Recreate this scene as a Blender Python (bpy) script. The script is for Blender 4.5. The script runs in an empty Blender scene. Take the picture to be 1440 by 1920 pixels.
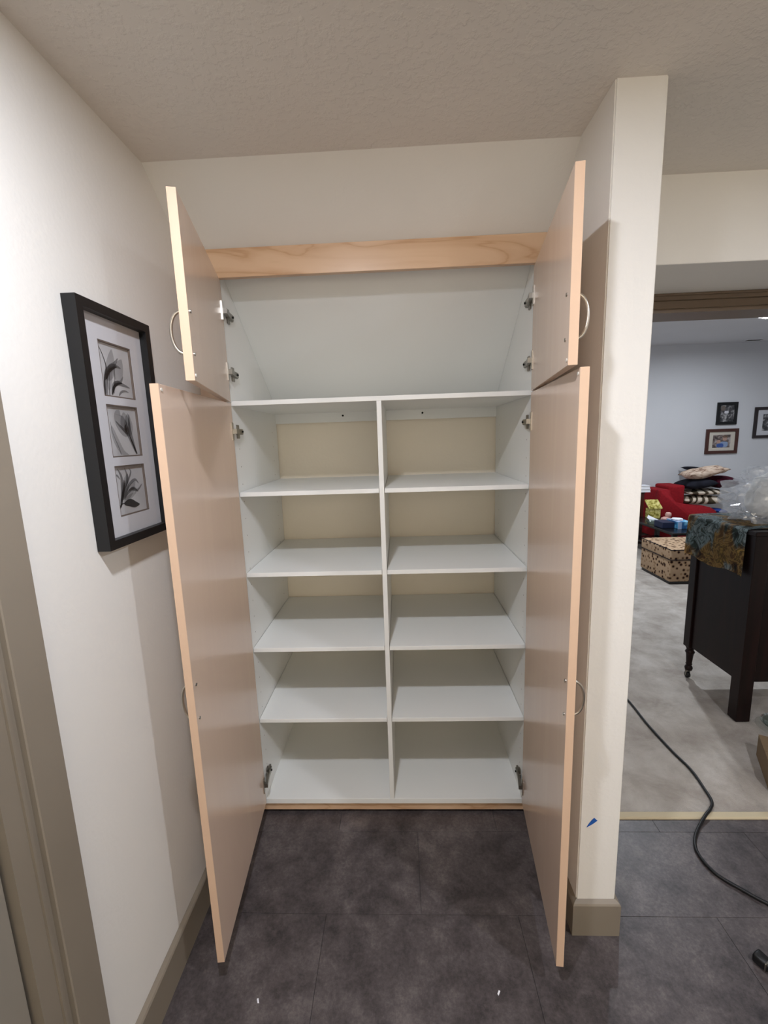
import bpy, bmesh, math, random
from mathutils import Vector, Matrix, noise
random.seed(7)
S = bpy.context.scene
COL = S.collection
PI = math.pi

# ------------------------------------------------------------------ camera
XL, XW0, XW1, YW, H = -0.1012, 1.0732, 1.1872, -0.4142, 2.2609   # left wall, wing wall, ceiling
CW = 1.0286                                                       # clear width of the cabinet
PITCH, YAW, ROLL, FPX = 0.1670, 0.0394, -0.0332, 815.6
cam_d = bpy.data.cameras.new('camera'); cam = bpy.data.objects.new('camera', cam_d); COL.objects.link(cam)
fw = Vector((-math.sin(YAW)*math.cos(PITCH), math.cos(YAW)*math.cos(PITCH), -math.sin(PITCH)))
rt = Vector((math.cos(YAW), math.sin(YAW), 0)); up = rt.cross(fw)
r2 = math.cos(ROLL)*rt + math.sin(ROLL)*up; u2 = -math.sin(ROLL)*rt + math.cos(ROLL)*up
M3 = Matrix((r2, u2, -fw)).transposed()
cam.matrix_world = Matrix.Translation((0.5775, -1.5285, 1.5)) @ M3.to_4x4()
cam_d.sensor_fit = 'VERTICAL'; cam_d.sensor_height = 24.0; cam_d.lens = 24.0*FPX/1920.0
cam_d.clip_start = 0.02
S.camera = cam

# ------------------------------------------------------------------ world, lights, exposure
S.view_settings.view_transform = 'Standard'; S.view_settings.look = 'None'
S.view_settings.gamma = 1.0; S.view_settings.use_curve_mapping = False
S.view_settings.exposure = 0.0
S.cycles.use_denoising = True
S.cycles.use_adaptive_sampling = True; S.cycles.adaptive_threshold = 0.06
S.cycles.max_bounces = 8; S.cycles.diffuse_bounces = 6; S.cycles.glossy_bounces = 4
S.cycles.transparent_max_bounces = 10; S.cycles.sample_clamp_indirect = 6.0
w = bpy.data.worlds.new('world'); S.world = w; w.use_nodes = True
w.node_tree.nodes['Background'].inputs[0].default_value = (0.75, 0.8, 1.0, 1)
w.node_tree.nodes['Background'].inputs[1].default_value = 0.02

def disk_light(x, y, z, power, color, size=0.10, spread=175, tilt=0.0):
    d = bpy.data.lights.new('disk_light_beam', 'AREA'); d.shape = 'DISK'; d.size = size
    d.energy = power; d.color = color; d.spread = math.radians(spread)
    o = bpy.data.objects.new('disk_light_beam', d); o.location = (x, y, z); o.rotation_euler = (tilt, 0, 0); COL.objects.link(o)
HALL = (0.93, 0.97, 1.07); FAR = (0.88, 0.95, 1.04)
disk_light(0.38, -1.176, H-0.006, 18.5, HALL, 0.08, 180)
disk_light(1.93, -1.39, H-0.006, 20, HALL, 0.08, 180)
for x in (0.38, 1.93):                                   # added lamps out of view that bounce fill light off the end wall
    disk_light(x, -2.90, H-0.03, 24, (1.06, 0.97, 0.84), 0.08, 120, math.radians(-50))
disk_light(2.72, 2.55, 2.63, 44, FAR)

# ------------------------------------------------------------------ materials
def lin(c):
    return tuple(((v/255)/12.92 if v/255 <= 0.04045 else ((v/255+0.055)/1.055)**2.4) for v in c)
def L4(c): return (*lin(c), 1.0)
class N:
    def __init__(s, name, rough=0.5, spec=0.5, metal=0.0):
        s.m = bpy.data.materials.new(name); s.m.use_nodes = True; s.t = s.m.node_tree
        s.b = s.t.nodes['Principled BSDF']
        s.b.inputs['Roughness'].default_value = rough; s.b.inputs['Specular IOR Level'].default_value = spec
        s.b.inputs['Metallic'].default_value = metal
    def n(s, typ, **kw):
        nd = s.t.nodes.new(typ)
        for k, v in kw.items():
            if k in nd.inputs.keys(): nd.inputs[k].default_value = v
            else: setattr(nd, k, v)
        return nd
    def l(s, a, b): s.t.links.new(a, b)
    def col(s, c): s.b.inputs['Base Color'].default_value = L4(c); return s
    def coords(s, kind='Object', scale=(1, 1, 1)):
        tc = s.n('ShaderNodeTexCoord'); mp = s.n('ShaderNodeMapping'); mp.inputs['Scale'].default_value = scale
        s.l(tc.outputs[kind], mp.inputs['Vector']); return mp.outputs[0]
    def world(s, scale=(1, 1, 1)):
        g = s.n('ShaderNodeNewGeometry'); mp = s.n('ShaderNodeMapping'); mp.inputs['Scale'].default_value = scale
        s.l(g.outputs['Position'], mp.inputs['Vector']); return mp.outputs[0]
    def noise(s, vec, scale, detail=4, rough=0.5, dist=0.0):
        nd = s.n('ShaderNodeTexNoise'); nd.inputs['Scale'].default_value = scale; nd.inputs['Detail'].default_value = detail
        nd.inputs['Roughness'].default_value = rough; nd.inputs['Distortion'].default_value = dist
        s.l(vec, nd.inputs['Vector']); return nd.outputs['Fac']
    def ramp(s, fac, stops, interp='LINEAR'):
        r = s.n('ShaderNodeValToRGB'); r.color_ramp.interpolation = interp
        e = r.color_ramp.elements
        while len(e) < len(stops): e.new(0.5)
        for k, (p, c) in enumerate(stops): e[k].position = p; e[k].color = L4(c)
        s.l(fac, r.inputs[0]); return r.outputs[0]
    def base(s, sock): s.l(sock, s.b.inputs['Base Color']); return s
    def bump(s, fac, strength=0.2, dist=0.01):
        b = s.n('ShaderNodeBump'); b.inputs['Strength'].default_value = strength; b.inputs['Distance'].default_value = dist
        s.l(fac, b.inputs['Height']); s.l(b.outputs[0], s.b.inputs['Normal']); return s
M = {}
def plain(name, c, rough=0.5, spec=0.5, metal=0.0):
    m = N(name, rough, spec, metal).col(c); M[name] = m.m; return m
def paint(name, c, bump_scale=90, strength=0.12, c2=None):
    m = N(name, 0.75, 0.25); v = m.world()
    f = m.noise(v, 1.3, 3)
    c2 = c2 or tuple(max(0, k-4) for k in c)
    m.base(m.ramp(f, [(0.3, c2), (0.7, c)])); m.bump(m.noise(v, bump_scale, 3), strength, 0.004); M[name] = m.m
paint('wall_paint', (230, 227, 221)); paint('far_paint', (212, 213, 216))
paint('back_paint', (240, 231, 214))
m = N('ceiling_paint', 0.85, 0.2); v = m.world()
a = m.noise(v, 60, 3, 0.55); r = m.n('ShaderNodeValToRGB'); r.color_ramp.elements[0].position = 0.47; r.color_ramp.elements[1].position = 0.62
m.l(a, r.inputs[0]); m.col((226, 220, 212)); m.bump(r.outputs[0], 0.28, 0.003); M['ceiling_paint'] = m.m
m = N('trim_paint', 0.45, 0.4); v = m.world(); m.base(m.ramp(m.noise(v, 3, 2), [(0.3, (132, 122, 108)), (0.7, (138, 128, 114))])); M['trim_paint'] = m.m
plain('door_paint', (138, 131, 120), 0.45, 0.4)
plain('trim_brown', (104, 88, 72), 0.4, 0.5)
m = N('melamine', 0.38, 0.45); v = m.world(); m.base(m.ramp(m.noise(v, 2, 2), [(0.3, (230, 231, 228)), (0.7, (234, 235, 232))])); M['melamine'] = m.m

def wood(name, axis, tones, rough, scale=1.0, rings=True):
    m = N(name, rough, 0.5)
    sc = [9, 9, 9]; sc[axis] = 0.9
    v = m.world(tuple(k*scale for k in sc))
    f1 = m.noise(v, 1.0, 5, 0.55, 0.6)
    sc2 = [60, 60, 60]; sc2[axis] = 3
    f2 = m.noise(m.world(tuple(sc2)), 1.0, 3, 0.6)
    mul = m.n('ShaderNodeMath', operation='MULTIPLY'); mul.inputs[1].default_value = 7.0 if rings else 2.0
    m.l(f1, mul.inputs[0]); fr = m.n('ShaderNodeMath', operation='PINGPONG'); fr.inputs[1].default_value = 1.0; m.l(mul.outputs[0], fr.inputs[0])
    mx = m.n('ShaderNodeMath', operation='MULTIPLY_ADD'); mx.inputs[1].default_value = 0.6; m.l(fr.outputs[0], mx.inputs[0])
    h = m.n('ShaderNodeMath', operation='MULTIPLY'); h.inputs[1].default_value = 0.4; m.l(f2, h.inputs[0]); m.l(h.outputs[0], mx.inputs[2])
    m.base(m.ramp(mx.outputs[0], [(0.1, tones[0]), (0.55, tones[1]), (0.95, tones[2])]))
    M[name] = m.m
wood('maple_face', 2, ((213, 189, 171), (215, 191, 172), (217, 194, 175)), 0.20, 0.7)
wood('maple_edge', 2, ((210, 176, 148), (216, 183, 155), (220, 188, 160)), 0.42, 1.0, False)
m = N('maple_flat', 0.32, 0.5)
f1 = m.noise(m.world((2.0, 8, 11)), 1.0, 3, 0.45, 0.9); f2 = m.noise(m.world((14, 120, 160)), 1.0, 3, 0.6)
mu = m.n('ShaderNodeMath', operation='MULTIPLY'); mu.inputs[1].default_value = 9.0; m.l(f1, mu.inputs[0])
pp = m.n('ShaderNodeMath', operation='PINGPONG'); pp.inputs[1].default_value = 1.0; m.l(mu.outputs[0], pp.inputs[0])
ma = m.n('ShaderNodeMath', operation='MULTIPLY_ADD'); ma.inputs[1].default_value = 0.30; m.l(f2, ma.inputs[0]); m.l(pp.outputs[0], ma.inputs[2])
m.base(m.ramp(ma.outputs[0], [(0.10, (188, 148, 112)), (0.30, (204, 168, 134)), (0.9, (213, 180, 148))])); M['maple_flat'] = m.m
wood('dark_wood', 2, ((16, 8, 7), (26, 13, 11), (34, 18, 15)), 0.38, 1.0)
M['dark_wood'].node_tree.nodes['Principled BSDF'].inputs['Specular IOR Level'].default_value = 0.22
wood('red_wood', 2, ((58, 26, 20), (72, 32, 25), (84, 40, 30)), 0.4, 1.0)
plain('black_lacquer', (20, 19, 20), 0.25)
plain('nickel', (196, 190, 180), 0.28, 0.5, 1.0); plain('steel', (150, 146, 138), 0.32, 0.5, 1.0)
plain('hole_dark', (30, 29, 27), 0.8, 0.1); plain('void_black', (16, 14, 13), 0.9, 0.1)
plain('bumper', (215, 210, 200), 0.3)
plain('rubber_black', (18, 18, 19), 0.45, 0.4); plain('tape_blue', (34, 92, 178), 0.6, 0.3)
plain('white_paper', (232, 232, 236), 0.7, 0.2)
plain('frame_black', (22, 22, 23), 0.4, 0.4); plain('mat_white', (224, 224, 228), 0.8, 0.1)
plain('mat_core', (120, 108, 100), 0.8, 0.1)

m = N('vinyl', 0.42, 0.45); v = m.world()
a = m.noise(v, 4.2, 6, 0.62, 0.3); b = m.noise(v, 17, 8, 0.75, 0.15); c = m.noise(v, 95, 5, 0.8)
mx = m.n('ShaderNodeMath', operation='MULTIPLY_ADD'); mx.inputs[1].default_value = 0.42; m.l(a, mx.inputs[0])
h = m.n('ShaderNodeMath', operation='MULTIPLY'); h.inputs[1].default_value = 0.38; m.l(b, h.inputs[0]); m.l(h.outputs[0], mx.inputs[2])
h2 = m.n('ShaderNodeMath', operation='MULTIPLY_ADD'); h2.inputs[1].default_value = 0.30; m.l(c, h2.inputs[0]); m.l(mx.outputs[0], h2.inputs[2])
oi = m.n('ShaderNodeObjectInfo'); h3 = m.n('ShaderNodeMath', operation='MULTIPLY_ADD'); h3.inputs[1].default_value = 0.02
m.l(oi.outputs['Random'], h3.inputs[0]); m.l(h2.outputs[0], h3.inputs[2])
m.base(m.ramp(h3.outputs[0], [(0.42, (42, 38, 39)), (0.50, (64, 58, 58)), (0.58, (82, 75, 75)), (0.70, (112, 104, 102))]))
m.bump(b, 0.06, 0.003); M['vinyl'] = m.m
plain('joint_dark', (78, 72, 72), 0.7, 0.2)
m = N('carpet', 0.95, 0.1); v = m.world()
a = m.noise(v, 5.5, 6, 0.66, 0.3); m.base(m.ramp(a, [(0.34, (162, 153, 144)), (0.5, (180, 172, 163)), (0.66, (196, 189, 181))]))
m.bump(m.noise(v, 260, 2, 0.7), 0.6, 0.006); M['carpet'] = m.m
plain('carpet_edge', (196, 182, 152), 0.6, 0.3)

# prints and fabrics
def ink(name, c, alpha):
    m = bpy.data.materials.new(name); m.use_nodes = True; t = m.node_tree; b = t.nodes['Principled BSDF']
    b.inputs['Base Color'].default_value = L4(c); b.inputs['Roughness'].default_value = 0.8; b.inputs['Specular IOR Level'].default_value = 0.1
    b.inputs['Alpha'].default_value = alpha; M[name] = m
ink('ink_pale', (70, 70, 72), 0.22); ink('ink_mid', (50, 50, 52), 0.42); ink('ink_dark', (28, 28, 30), 0.75)
m = N('print_paper', 0.7, 0.2); m.base(m.ramp(m.noise(m.coords(), 12, 2), [(0.3, (196, 196, 198)), (0.7, (214, 214, 215))])); M['print_paper'] = m.m
def glass(name, rough, tint, glossy=0.10, milky=0.0):
    m = bpy.data.materials.new(name); m.use_nodes = True; t = m.node_tree; t.nodes.clear()
    o = t.nodes.new('ShaderNodeOutputMaterial'); mx = t.nodes.new('ShaderNodeMixShader')
    tr = t.nodes.new('ShaderNodeBsdfTransparent'); tr.inputs[0].default_value = L4(tint)
    gl = t.nodes.new('ShaderNodeBsdfGlossy'); gl.inputs['Roughness'].default_value = rough
    lw_ = t.nodes.new('ShaderNodeLayerWeight'); pw = t.nodes.new('ShaderNodeMath'); pw.operation = 'POWER'; pw.inputs[1].default_value = 4.0
    ad = t.nodes.new('ShaderNodeMath'); ad.operation = 'MULTIPLY_ADD'; ad.inputs[1].default_value = 0.5; ad.inputs[2].default_value = 0.03+glossy; ad.use_clamp = True
    t.links.new(lw_.outputs['Facing'], pw.inputs[0]); t.links.new(pw.outputs[0], ad.inputs[0]); t.links.new(ad.outputs[0], mx.inputs[0])
    if milky:
        df = t.nodes.new('ShaderNodeBsdfTranslucent'); df.inputs[0].default_value = (.9, .91, .93, 1); d2 = t.nodes.new('ShaderNodeBsdfDiffuse'); d2.inputs[0].default_value = (.9, .91, .93, 1)
        a2 = t.nodes.new('ShaderNodeMixShader'); t.links.new(df.outputs[0], a2.inputs[1]); t.links.new(d2.outputs[0], a2.inputs[2])
        m2 = t.nodes.new('ShaderNodeMixShader'); m2.inputs[0].default_value = milky; t.links.new(tr.outputs[0], m2.inputs[1]); t.links.new(a2.outputs[0], m2.inputs[2]); tr = m2
    t.links.new(tr.outputs[0], mx.inputs[1]); t.links.new(gl.outputs[0], mx.inputs[2]); t.links.new(mx.outputs[0], o.inputs[0]); M[name] = m
glass('pane_glass', 0.03, (250, 250, 250), 0.0); glass('clear_film', 0.10, (244, 245, 247), 0.10, 0.22); glass('dish_glass', 0.05, (225, 232, 230), 0.05)

m = N('red_fabric', 0.85, 0.15); v = m.world(); m.base(m.ramp(m.noise(v, 40, 3), [(0.3, (132, 24, 32)), (0.7, (150, 30, 38))])); m.bump(m.noise(v, 300, 2), 0.3, 0.003); M['red_fabric'] = m.m
m = N('dark_fabric', 0.9, 0.1); m.base(m.ramp(m.noise(m.coords(), 6, 3), [(0.3, (26, 26, 32)), (0.7, (44, 45, 54))])); M['dark_fabric'] = m.m
plain('maroon_fabric', (66, 22, 36), 0.9, 0.1); plain('blue_fabric', (48, 70, 140), 0.9, 0.1)
m = N('cream_fabric', 0.9, 0.1); v = m.coords('Object', (1, 3, 3)); m.base(m.ramp(m.noise(v, 9, 4, 0.6, 1.0), [(0.38, (128, 100, 84)), (0.48, (196, 172, 152)), (0.7, (216, 198, 180))])); M['cream_fabric'] = m.m
def scroll(name, seed):
    m = N(name, 0.9, 0.1); tc = m.n('ShaderNodeTexCoord'); mp = m.n('ShaderNodeMapping'); mp.inputs['Location'].default_value = (seed, seed*1.7, seed*.3)
    m.l(tc.outputs['Object'], mp.inputs['Vector'])
    wv = m.n('ShaderNodeTexWave'); wv.inputs['Scale'].default_value = 2.6; wv.inputs['Distortion'].default_value = 11.0; wv.inputs['Detail'].default_value = 1.0; wv.inputs['Detail Scale'].default_value = 1.4
    m.l(mp.outputs[0], wv.inputs['Vector'])
    m.base(m.ramp(wv.outputs['Fac'], [(0.0, (74, 64, 52)), (0.30, (92, 80, 62)), (0.40, (206, 192, 172)), (1.0, (222, 208, 190))])); M[name] = m.m
scroll('scroll_a', 0.0); scroll('scroll_b', 3.1); scroll('scroll_c', 5.3)
m = N('spotted_fabric', 0.9, 0.1); v = m.coords()
vo = m.n('ShaderNodeTexVoronoi'); vo.inputs['Scale'].default_value = 25; m.l(v, vo.inputs['Vector'])
c1 = m.ramp(vo.outputs['Distance'], [(0.0, (44, 28, 26)), (0.28, (56, 36, 32)), (0.33, (170, 142, 112)), (0.42, (150, 118, 88)), (0.47, (182, 156, 128)), (1.0, (178, 150, 122))])
m.base(c1); M['spotted_fabric'] = m.m
m = N('floral_cloth', 0.7, 0.25); v = m.coords()
fa = m.noise(v, 13, 5, 0.6, 1.2)
gold = m.ramp(fa, [(0.30, (54, 42, 34)), (0.42, (112, 84, 52)), (0.50, (176, 140, 84)), (0.56, (86, 70, 46)), (0.66, (198, 158, 84))])
teal = m.ramp(fa, [(0.30, (40, 42, 42)), (0.42, (66, 78, 72)), (0.49, (148, 166, 168)), (0.55, (60, 70, 66)), (0.64, (172, 186, 188)), (0.72, (80, 86, 74))])
sel = m.n('ShaderNodeValToRGB'); sel.color_ramp.elements[0].position = 0.46; sel.color_ramp.elements[1].position = 0.54
m.l(m.noise(m.coords('Object', (1, 1, 0.6)), 7, 3, 0.5, 0.8), sel.inputs[0])
mc = m.n('ShaderNodeMix', data_type='RGBA'); m.l(sel.outputs[0], mc.inputs[0]); m.l(gold, mc.inputs[6]); m.l(teal, mc.inputs[7])
m.base(mc.outputs[2]); M['floral_cloth'] = m.m
m = N('yellow_floral', 0.7, 0.2); v = m.coords(); m.base(m.ramp(m.noise(v, 28, 3, 0.6), [(0.38, (120, 110, 40)), (0.5, (196, 184, 100)), (0.7, (222, 212, 150))])); M['yellow_floral'] = m.m
m = N('blue_box', 0.5, 0.3); v = m.coords(); m.base(m.ramp(m.noise(v, 14, 2), [(0.40, (38, 88, 140)), (0.50, (88, 162, 204)), (0.64, (150, 200, 224))])); M['blue_box'] = m.m
plain('navy_box', (34, 40, 66), 0.5, 0.3); plain('pink_ceramic', (206, 160, 150), 0.4, 0.4)
m = N('carton', 0.85, 0.15).col((128, 108, 84)); M['carton'] = m.m
m = N('quilt_white', 0.9, 0.1); v = m.coords(); m.base(m.ramp(m.noise(v, 5, 3), [(0.3, (226, 224, 216)), (0.7, (240, 239, 235))])); M['quilt_white'] = m.m
def photo(name, stops, sc):
    m = N(name, 0.5, 0.3); v = m.coords('Object'); m.base(m.ramp(m.noise(v, sc, 4, 0.6, 0.4), stops)); M[name] = m.m
photo('photo_grey', [(0.40, (34, 33, 36)), (0.52, (92, 90, 92)), (0.62, (188, 186, 186))], 15)
photo('photo_family', [(0.36, (40, 34, 34)), (0.48, (108, 90, 84)), (0.60, (190, 180, 176))], 13)
plain('photo_blue', (52, 92, 170), 0.5); plain('photo_skin', (196, 158, 140), 0.5); plain('photo_hair', (110, 82, 58), 0.5); plain('photo_pale', (150, 172, 206), 0.5)
plain('frame_brown', (72, 40, 32), 0.4); plain('frame_dark', (38, 28, 28), 0.4); plain('mat_cream', (222, 214, 200), 0.8, 0.1)
m = bpy.data.materials.new('lamp_lens'); m.use_nodes = True
m.node_tree.nodes['Principled BSDF'].inputs['Emission Color'].default_value = (0.95, 0.98, 1, 1); m.node_tree.nodes['Principled BSDF'].inputs['Emission Strength'].default_value = 25; M['lamp_lens'] = m

# ------------------------------------------------------------------ helpers
def wloc(o):
    v = Vector((0, 0, 0))
    while o: v += o.location; o = o.parent
    return v
def obj(name, bm, mat, parent=None, smooth=False, origin=None):
    """link a bmesh given in world coordinates as one mesh object with its origin at its own middle"""
    bmesh.ops.recalc_face_normals(bm, faces=bm.faces[:])
    if origin is None:
        lo = Vector((min(v.co[i] for v in bm.verts) for i in range(3))); hi = Vector((max(v.co[i] for v in bm.verts) for i in range(3)))
        origin = (lo+hi)/2
    origin = Vector(origin)
    bmesh.ops.translate(bm, verts=bm.verts[:], vec=-origin)
    me = bpy.data.meshes.new(name); bm.to_mesh(me); bm.free()
    if smooth:
        for p in me.polygons: p.use_smooth = True
    me.materials.append(M[mat]); o = bpy.data.objects.new(name, me); COL.objects.link(o)
    if parent: o.parent = parent; o.location = origin - wloc(parent)
    else: o.location = origin
    return o
def tag(o, label, cat, group=None):
    o['label'] = label; o['category'] = cat
    if group: o['group'] = group
    return o
def thing(name, loc, label, cat, group=None):
    o = bpy.data.objects.new(name, None); o.location = loc; o.empty_display_size = 0.1; COL.objects.link(o); return tag(o, label, cat, group)
def struct(name, bm, mat, parent=None):
    o = obj(name, bm, mat, parent)
    if not parent: o['kind'] = 'structure'
    return o
def B(*boxes, bevel=0.0, seg=1):
    bm = bmesh.new()
    for (a, b) in boxes: add_box(bm, a, b)
    if bevel: bmesh.ops.bevel(bm, geom=bm.edges[:], offset=bevel, segments=seg, affect='EDGES', profile=0.7)
    return bm
def add_box(bm, a, b):
    v = [bm.verts.new((x, y, z)) for x in (a[0], b[0]) for y in (a[1], b[1]) for z in (a[2], b[2])]
    for f in ((0,1,3,2),(4,6,7,5),(0,4,5,1),(2,3,7,6),(0,2,6,4),(1,5,7,3)): bm.faces.new([v[i] for i in f])
def prism(poly, axis, a, b, bm=None):
    """poly: 2D points in the two other axes (in xyz order) extruded from a to b along axis"""
    bm = bm or bmesh.new()
    def P(p, t): q = list(p); q.insert(axis, t); return q
    A = [bm.verts.new(P(p, a)) for p in poly]; C = [bm.verts.new(P(p, b)) for p in poly]; n = len(poly)
    bm.faces.new(A); bm.faces.new(C[::-1])
    for i in range(n): bm.faces.new((A[i], A[(i+1) % n], C[(i+1) % n], C[i]))
    return bm
def tube(pts, r, seg=10, bm=None, closed=False):
    bm = bm or bmesh.new(); pts = [Vector(p) for p in pts]; rings = []; n = len(pts); ref = Vector((0, 0, 1))
    rr = r if isinstance(r, (list, tuple)) else [r]*n
    prev = None
    for i, p in enumerate(pts):
        t = (pts[min(i+1, n-1)]-pts[max(i-1, 0)]).normalized()
        if prev is None: a = t.orthogonal().normalized()
        else: a = (prev - t*prev.dot(t)).normalized()
        prev = a; b = t.cross(a)
        rings.append([bm.verts.new(p + (a*math.cos(2*PI*k/seg)+b*math.sin(2*PI*k/seg))*rr[i]) for k in range(seg)])
    for i in range(n-1):
        for k in range(seg): bm.faces.new((rings[i][k], rings[i][(k+1) % seg], rings[i+1][(k+1) % seg], rings[i+1][k]))
    bm.faces.new(rings[0]); bm.faces.new(rings[-1][::-1]); return bm
def smoothpath(pts, sub=8):
    P = [Vector(p) for p in pts]; out = []
    for i in range(len(P)-1):
        p0, p1, p2, p3 = P[max(i-1, 0)], P[i], P[i+1], P[min(i+2, len(P)-1)]
        for k in range(sub):
            t = k/sub
            out.append(0.5*((2*p1)+(-p0+p2)*t+(2*p0-5*p1+4*p2-p3)*t*t+(-p0+3*p1-3*p2+p3)*t**3))
    out.append(P[-1]); return out
def lathe(prof, c, seg=20, bm=None):
    bm = bm or bmesh.new(); rings = []
    for (r, z) in prof: rings.append([bm.verts.new((c[0]+r*math.cos(2*PI*k/seg), c[1]+r*math.sin(2*PI*k/seg), c[2]+z)) for k in range(seg)])
    for i in range(len(prof)-1):
        for k in range(seg): bm.faces.new((rings[i][k], rings[i][(k+1) % seg], rings[i+1][(k+1) % seg], rings[i+1][k]))
    if prof[0][0] > 1e-6: bm.faces.new(rings[0])
    if prof[-1][0] > 1e-6: bm.faces.new(rings[-1][::-1])
    bmesh.ops.remove_doubles(bm, verts=bm.verts[:], dist=1e-6); return bm
def disc(c, normal, r, h, seg=12):
    n = Vector(normal).normalized(); c = Vector(c); return tube([c, c+n*h], r, seg)
class Fr:
    """a local frame: origin and three axes, for doors and other turned things"""
    def __init__(s, o, x, y, z): s.o, s.x, s.y, s.z = Vector(o), Vector(x).normalized(), Vector(y).normalized(), Vector(z).normalized()
    def p(s, a, b, c): return s.o + s.x*a + s.y*b + s.z*c
    def box(s, a, b, bevel=0.0):
        bm = B((a, b), bevel=bevel)
        for v in bm.verts: v.co = s.p(*v.co)
        return bm

# ------------------------------------------------------------------ the setting
FARH, FARY = 2.65, 4.95
SL = (2.2609-1.66)/(-0.228-0.57)            # pitch of the stair soffit (z per y)
def soffit(y): return 2.2609 + SL*(y+0.228)
# floor: vinyl tiles on a base
fl = struct('floor', B(((XL, -4.0, -0.06), (3.4, 0.6, -0.004))), 'joint_dark')
TW, TD, J = 0.61, 0.297, 0.0005
row = 0; y1 = -0.075+TD
tile_mesh = None
while y1 > -4.0:
    y0 = max(y1-TD, -4.0); off = 0.10 if row % 2 else 0.405
    x0 = XL + 0.0
    xs = [XL]; x = XL + off
    while x < 3.4: xs.append(x); x += TW
    xs.append(3.4)
    yy1 = y1
    for a, b in zip(xs[:-1], xs[1:]):
        top = yy1
        if yy1 > -0.02 and a > 1.0: top = -0.021           # tiles stop at the carpet edge
        if b-a < 0.02: continue
        if abs((b-a)-TW) < 1e-6 and abs((top-y0)-TD) < 1e-6 and tile_mesh:
            o = bpy.data.objects.new('tile', tile_mesh); COL.objects.link(o); o.parent = fl
            o.location = Vector(((a+b)/2, (y0+top)/2, -0.002)) - wloc(fl)
        else:
            bm = B(((a+J, y0+J, -0.004), (b-J, top-J, 0.0)), bevel=0.0003)
            o = obj('tile', bm, 'vinyl', fl)
            if abs((b-a)-TW) < 1e-6 and abs((top-y0)-TD) < 1e-6: tile_mesh = o.data
    y1 -= TD; row += 1
struct('floor_carpet', B(((1.2, 0.010, -0.05), (6.6, FARY, 0.004))), 'carpet')
struct('trim_1', prism([(-0.021, 0), (-0.021, 0.004), (-0.016, 0.008), (0.006, 0.009), (0.012, 0.004), (0.012, 0)], 0, XW1, 3.4), 'carpet_edge')

def lw(y0, y1, z0, z1): return ((XL-0.12, y0, z0), (XL, y1, z1))
struct('wall_left', B(lw(-0.90, 0.60, 0, 2.30), lw(-4.0, -1.77, 0, 2.30), lw(-1.77, -0.90, 2.06, 2.30)), 'wall_paint')
struct('wall_front', B(((XL-0.12, -4.1, 0), (3.5, -4.0, 2.30))), 'wall_paint')
struct('wall_right', B(((3.4, -4.0, 0), (3.5, 0.30, 2.30))), 'wall_paint')
struct('wall_closet', B(((XL, 0.557, 0), (XW0, 0.62, 1.64))), 'back_paint')
bm = B(((XW0, YW, 0), (XW1, 0.62, H)))
ed = [e for e in bm.edges if abs(e.verts[0].co.y-YW) < 1e-6 and abs(e.verts[1].co.y-YW) < 1e-6 and abs(e.verts[0].co.x-e.verts[1].co.x) < 1e-6]
bmesh.ops.bevel(bm, geom=ed, offset=0.003, segments=2, affect='EDGES')
struct('wall_wing', bm, 'wall_paint')
struct('ceiling', B(((XL-0.12, -4.0, H), (XW1, -0.228, H+0.1)), ((XW1, -4.0, H), (3.4, -0.027, H+0.1))), 'ceiling_paint')
struct('ceiling_slope', prism([(-0.228, H), (0.60, soffit(0.60)), (0.60, soffit(0.60)+0.10), (-0.228, H+0.10)], 0, XL, XW0), 'wall_paint')
struct('wall_beam', B(((XW1, -0.027, 2.008), (3.5, 0.30, H+0.1)), bevel=0.002), 'wall_paint')
struct('wall_header', B(((XW1, 0.30, 1.956), (6.7, 0.42, FARH)), ((XW1, 0.30, 0), (1.30, 0.42, 1.956)), ((3.4, 0.30, 0), (6.7, 0.42, 1.956))), 'far_paint')
t2 = struct('trim_2', B(((1.22, 0.278, 1.984), (3.4, 0.2995, 2.0075)), ((1.22, 0.285, 1.9556), (3.4, 0.2995, 1.984)), ((1.22, 0.271, 1.999), (3.4, 0.2995, 2.0075)), bevel=0.0015), 'trim_brown')
struct('trim_3', B(((1.30, 0.292, 1.942), (3.4, 0.43, 1.9555)), ((1.30, 0.292, 0.004), (1.318, 0.43, 1.942))), 'trim_brown')
struct('wall_far', B(((1.1, FARY, 0), (6.7, FARY+0.1, FARH))), 'far_paint')
struct('wall_far_left', B(((1.1, 0.42, 0), (XW1+0.02, FARY, FARH))), 'far_paint')
struct('wall_far_right', B(((6.6, 0.42, 0), (6.7, FARY, FARH))), 'far_paint')
struct('ceiling_far', B(((1.1, 0.42, FARH), (6.7, FARY, FARH+0.1))), 'far_paint')

# baseboards: a flat board with a sloped top
def board_profile(): return [(0, 0), (0.013, 0), (0.013, 0.106), (0.010, 0.111), (0.0, 0.118)]
struct('baseboard_left', prism([(XL+0.0005+a, z) for a, z in board_profile()], 1, -0.80, -0.001), 'trim_paint')
bm = bmesh.new()
for lo, hi in (((XW0-0.013, YW-0.013), (XW1+0.013, 0.0)),):
    loop = lambda o, z: [bm.verts.new(p) for p in ((XW0-o, -0.045, z), (XW0-o, YW-o, z), (XW1+o, YW-o, z), (XW1+o, 0.28, z))]
    R = [loop(0.013, 0.0), loop(0.013, 0.106), loop(0.010, 0.111), loop(0.0005, 0.118), loop(0.0005, 0.0)]
    for i in range(4):
        for k in range(3): bm.faces.new((R[i][k], R[i][k+1], R[i+1][k+1], R[i+1][k]))
    for k in (0, 3): bm.faces.new([R[i][k] for i in range(5)])
struct('baseboard_wing', bm, 'trim_paint')
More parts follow.
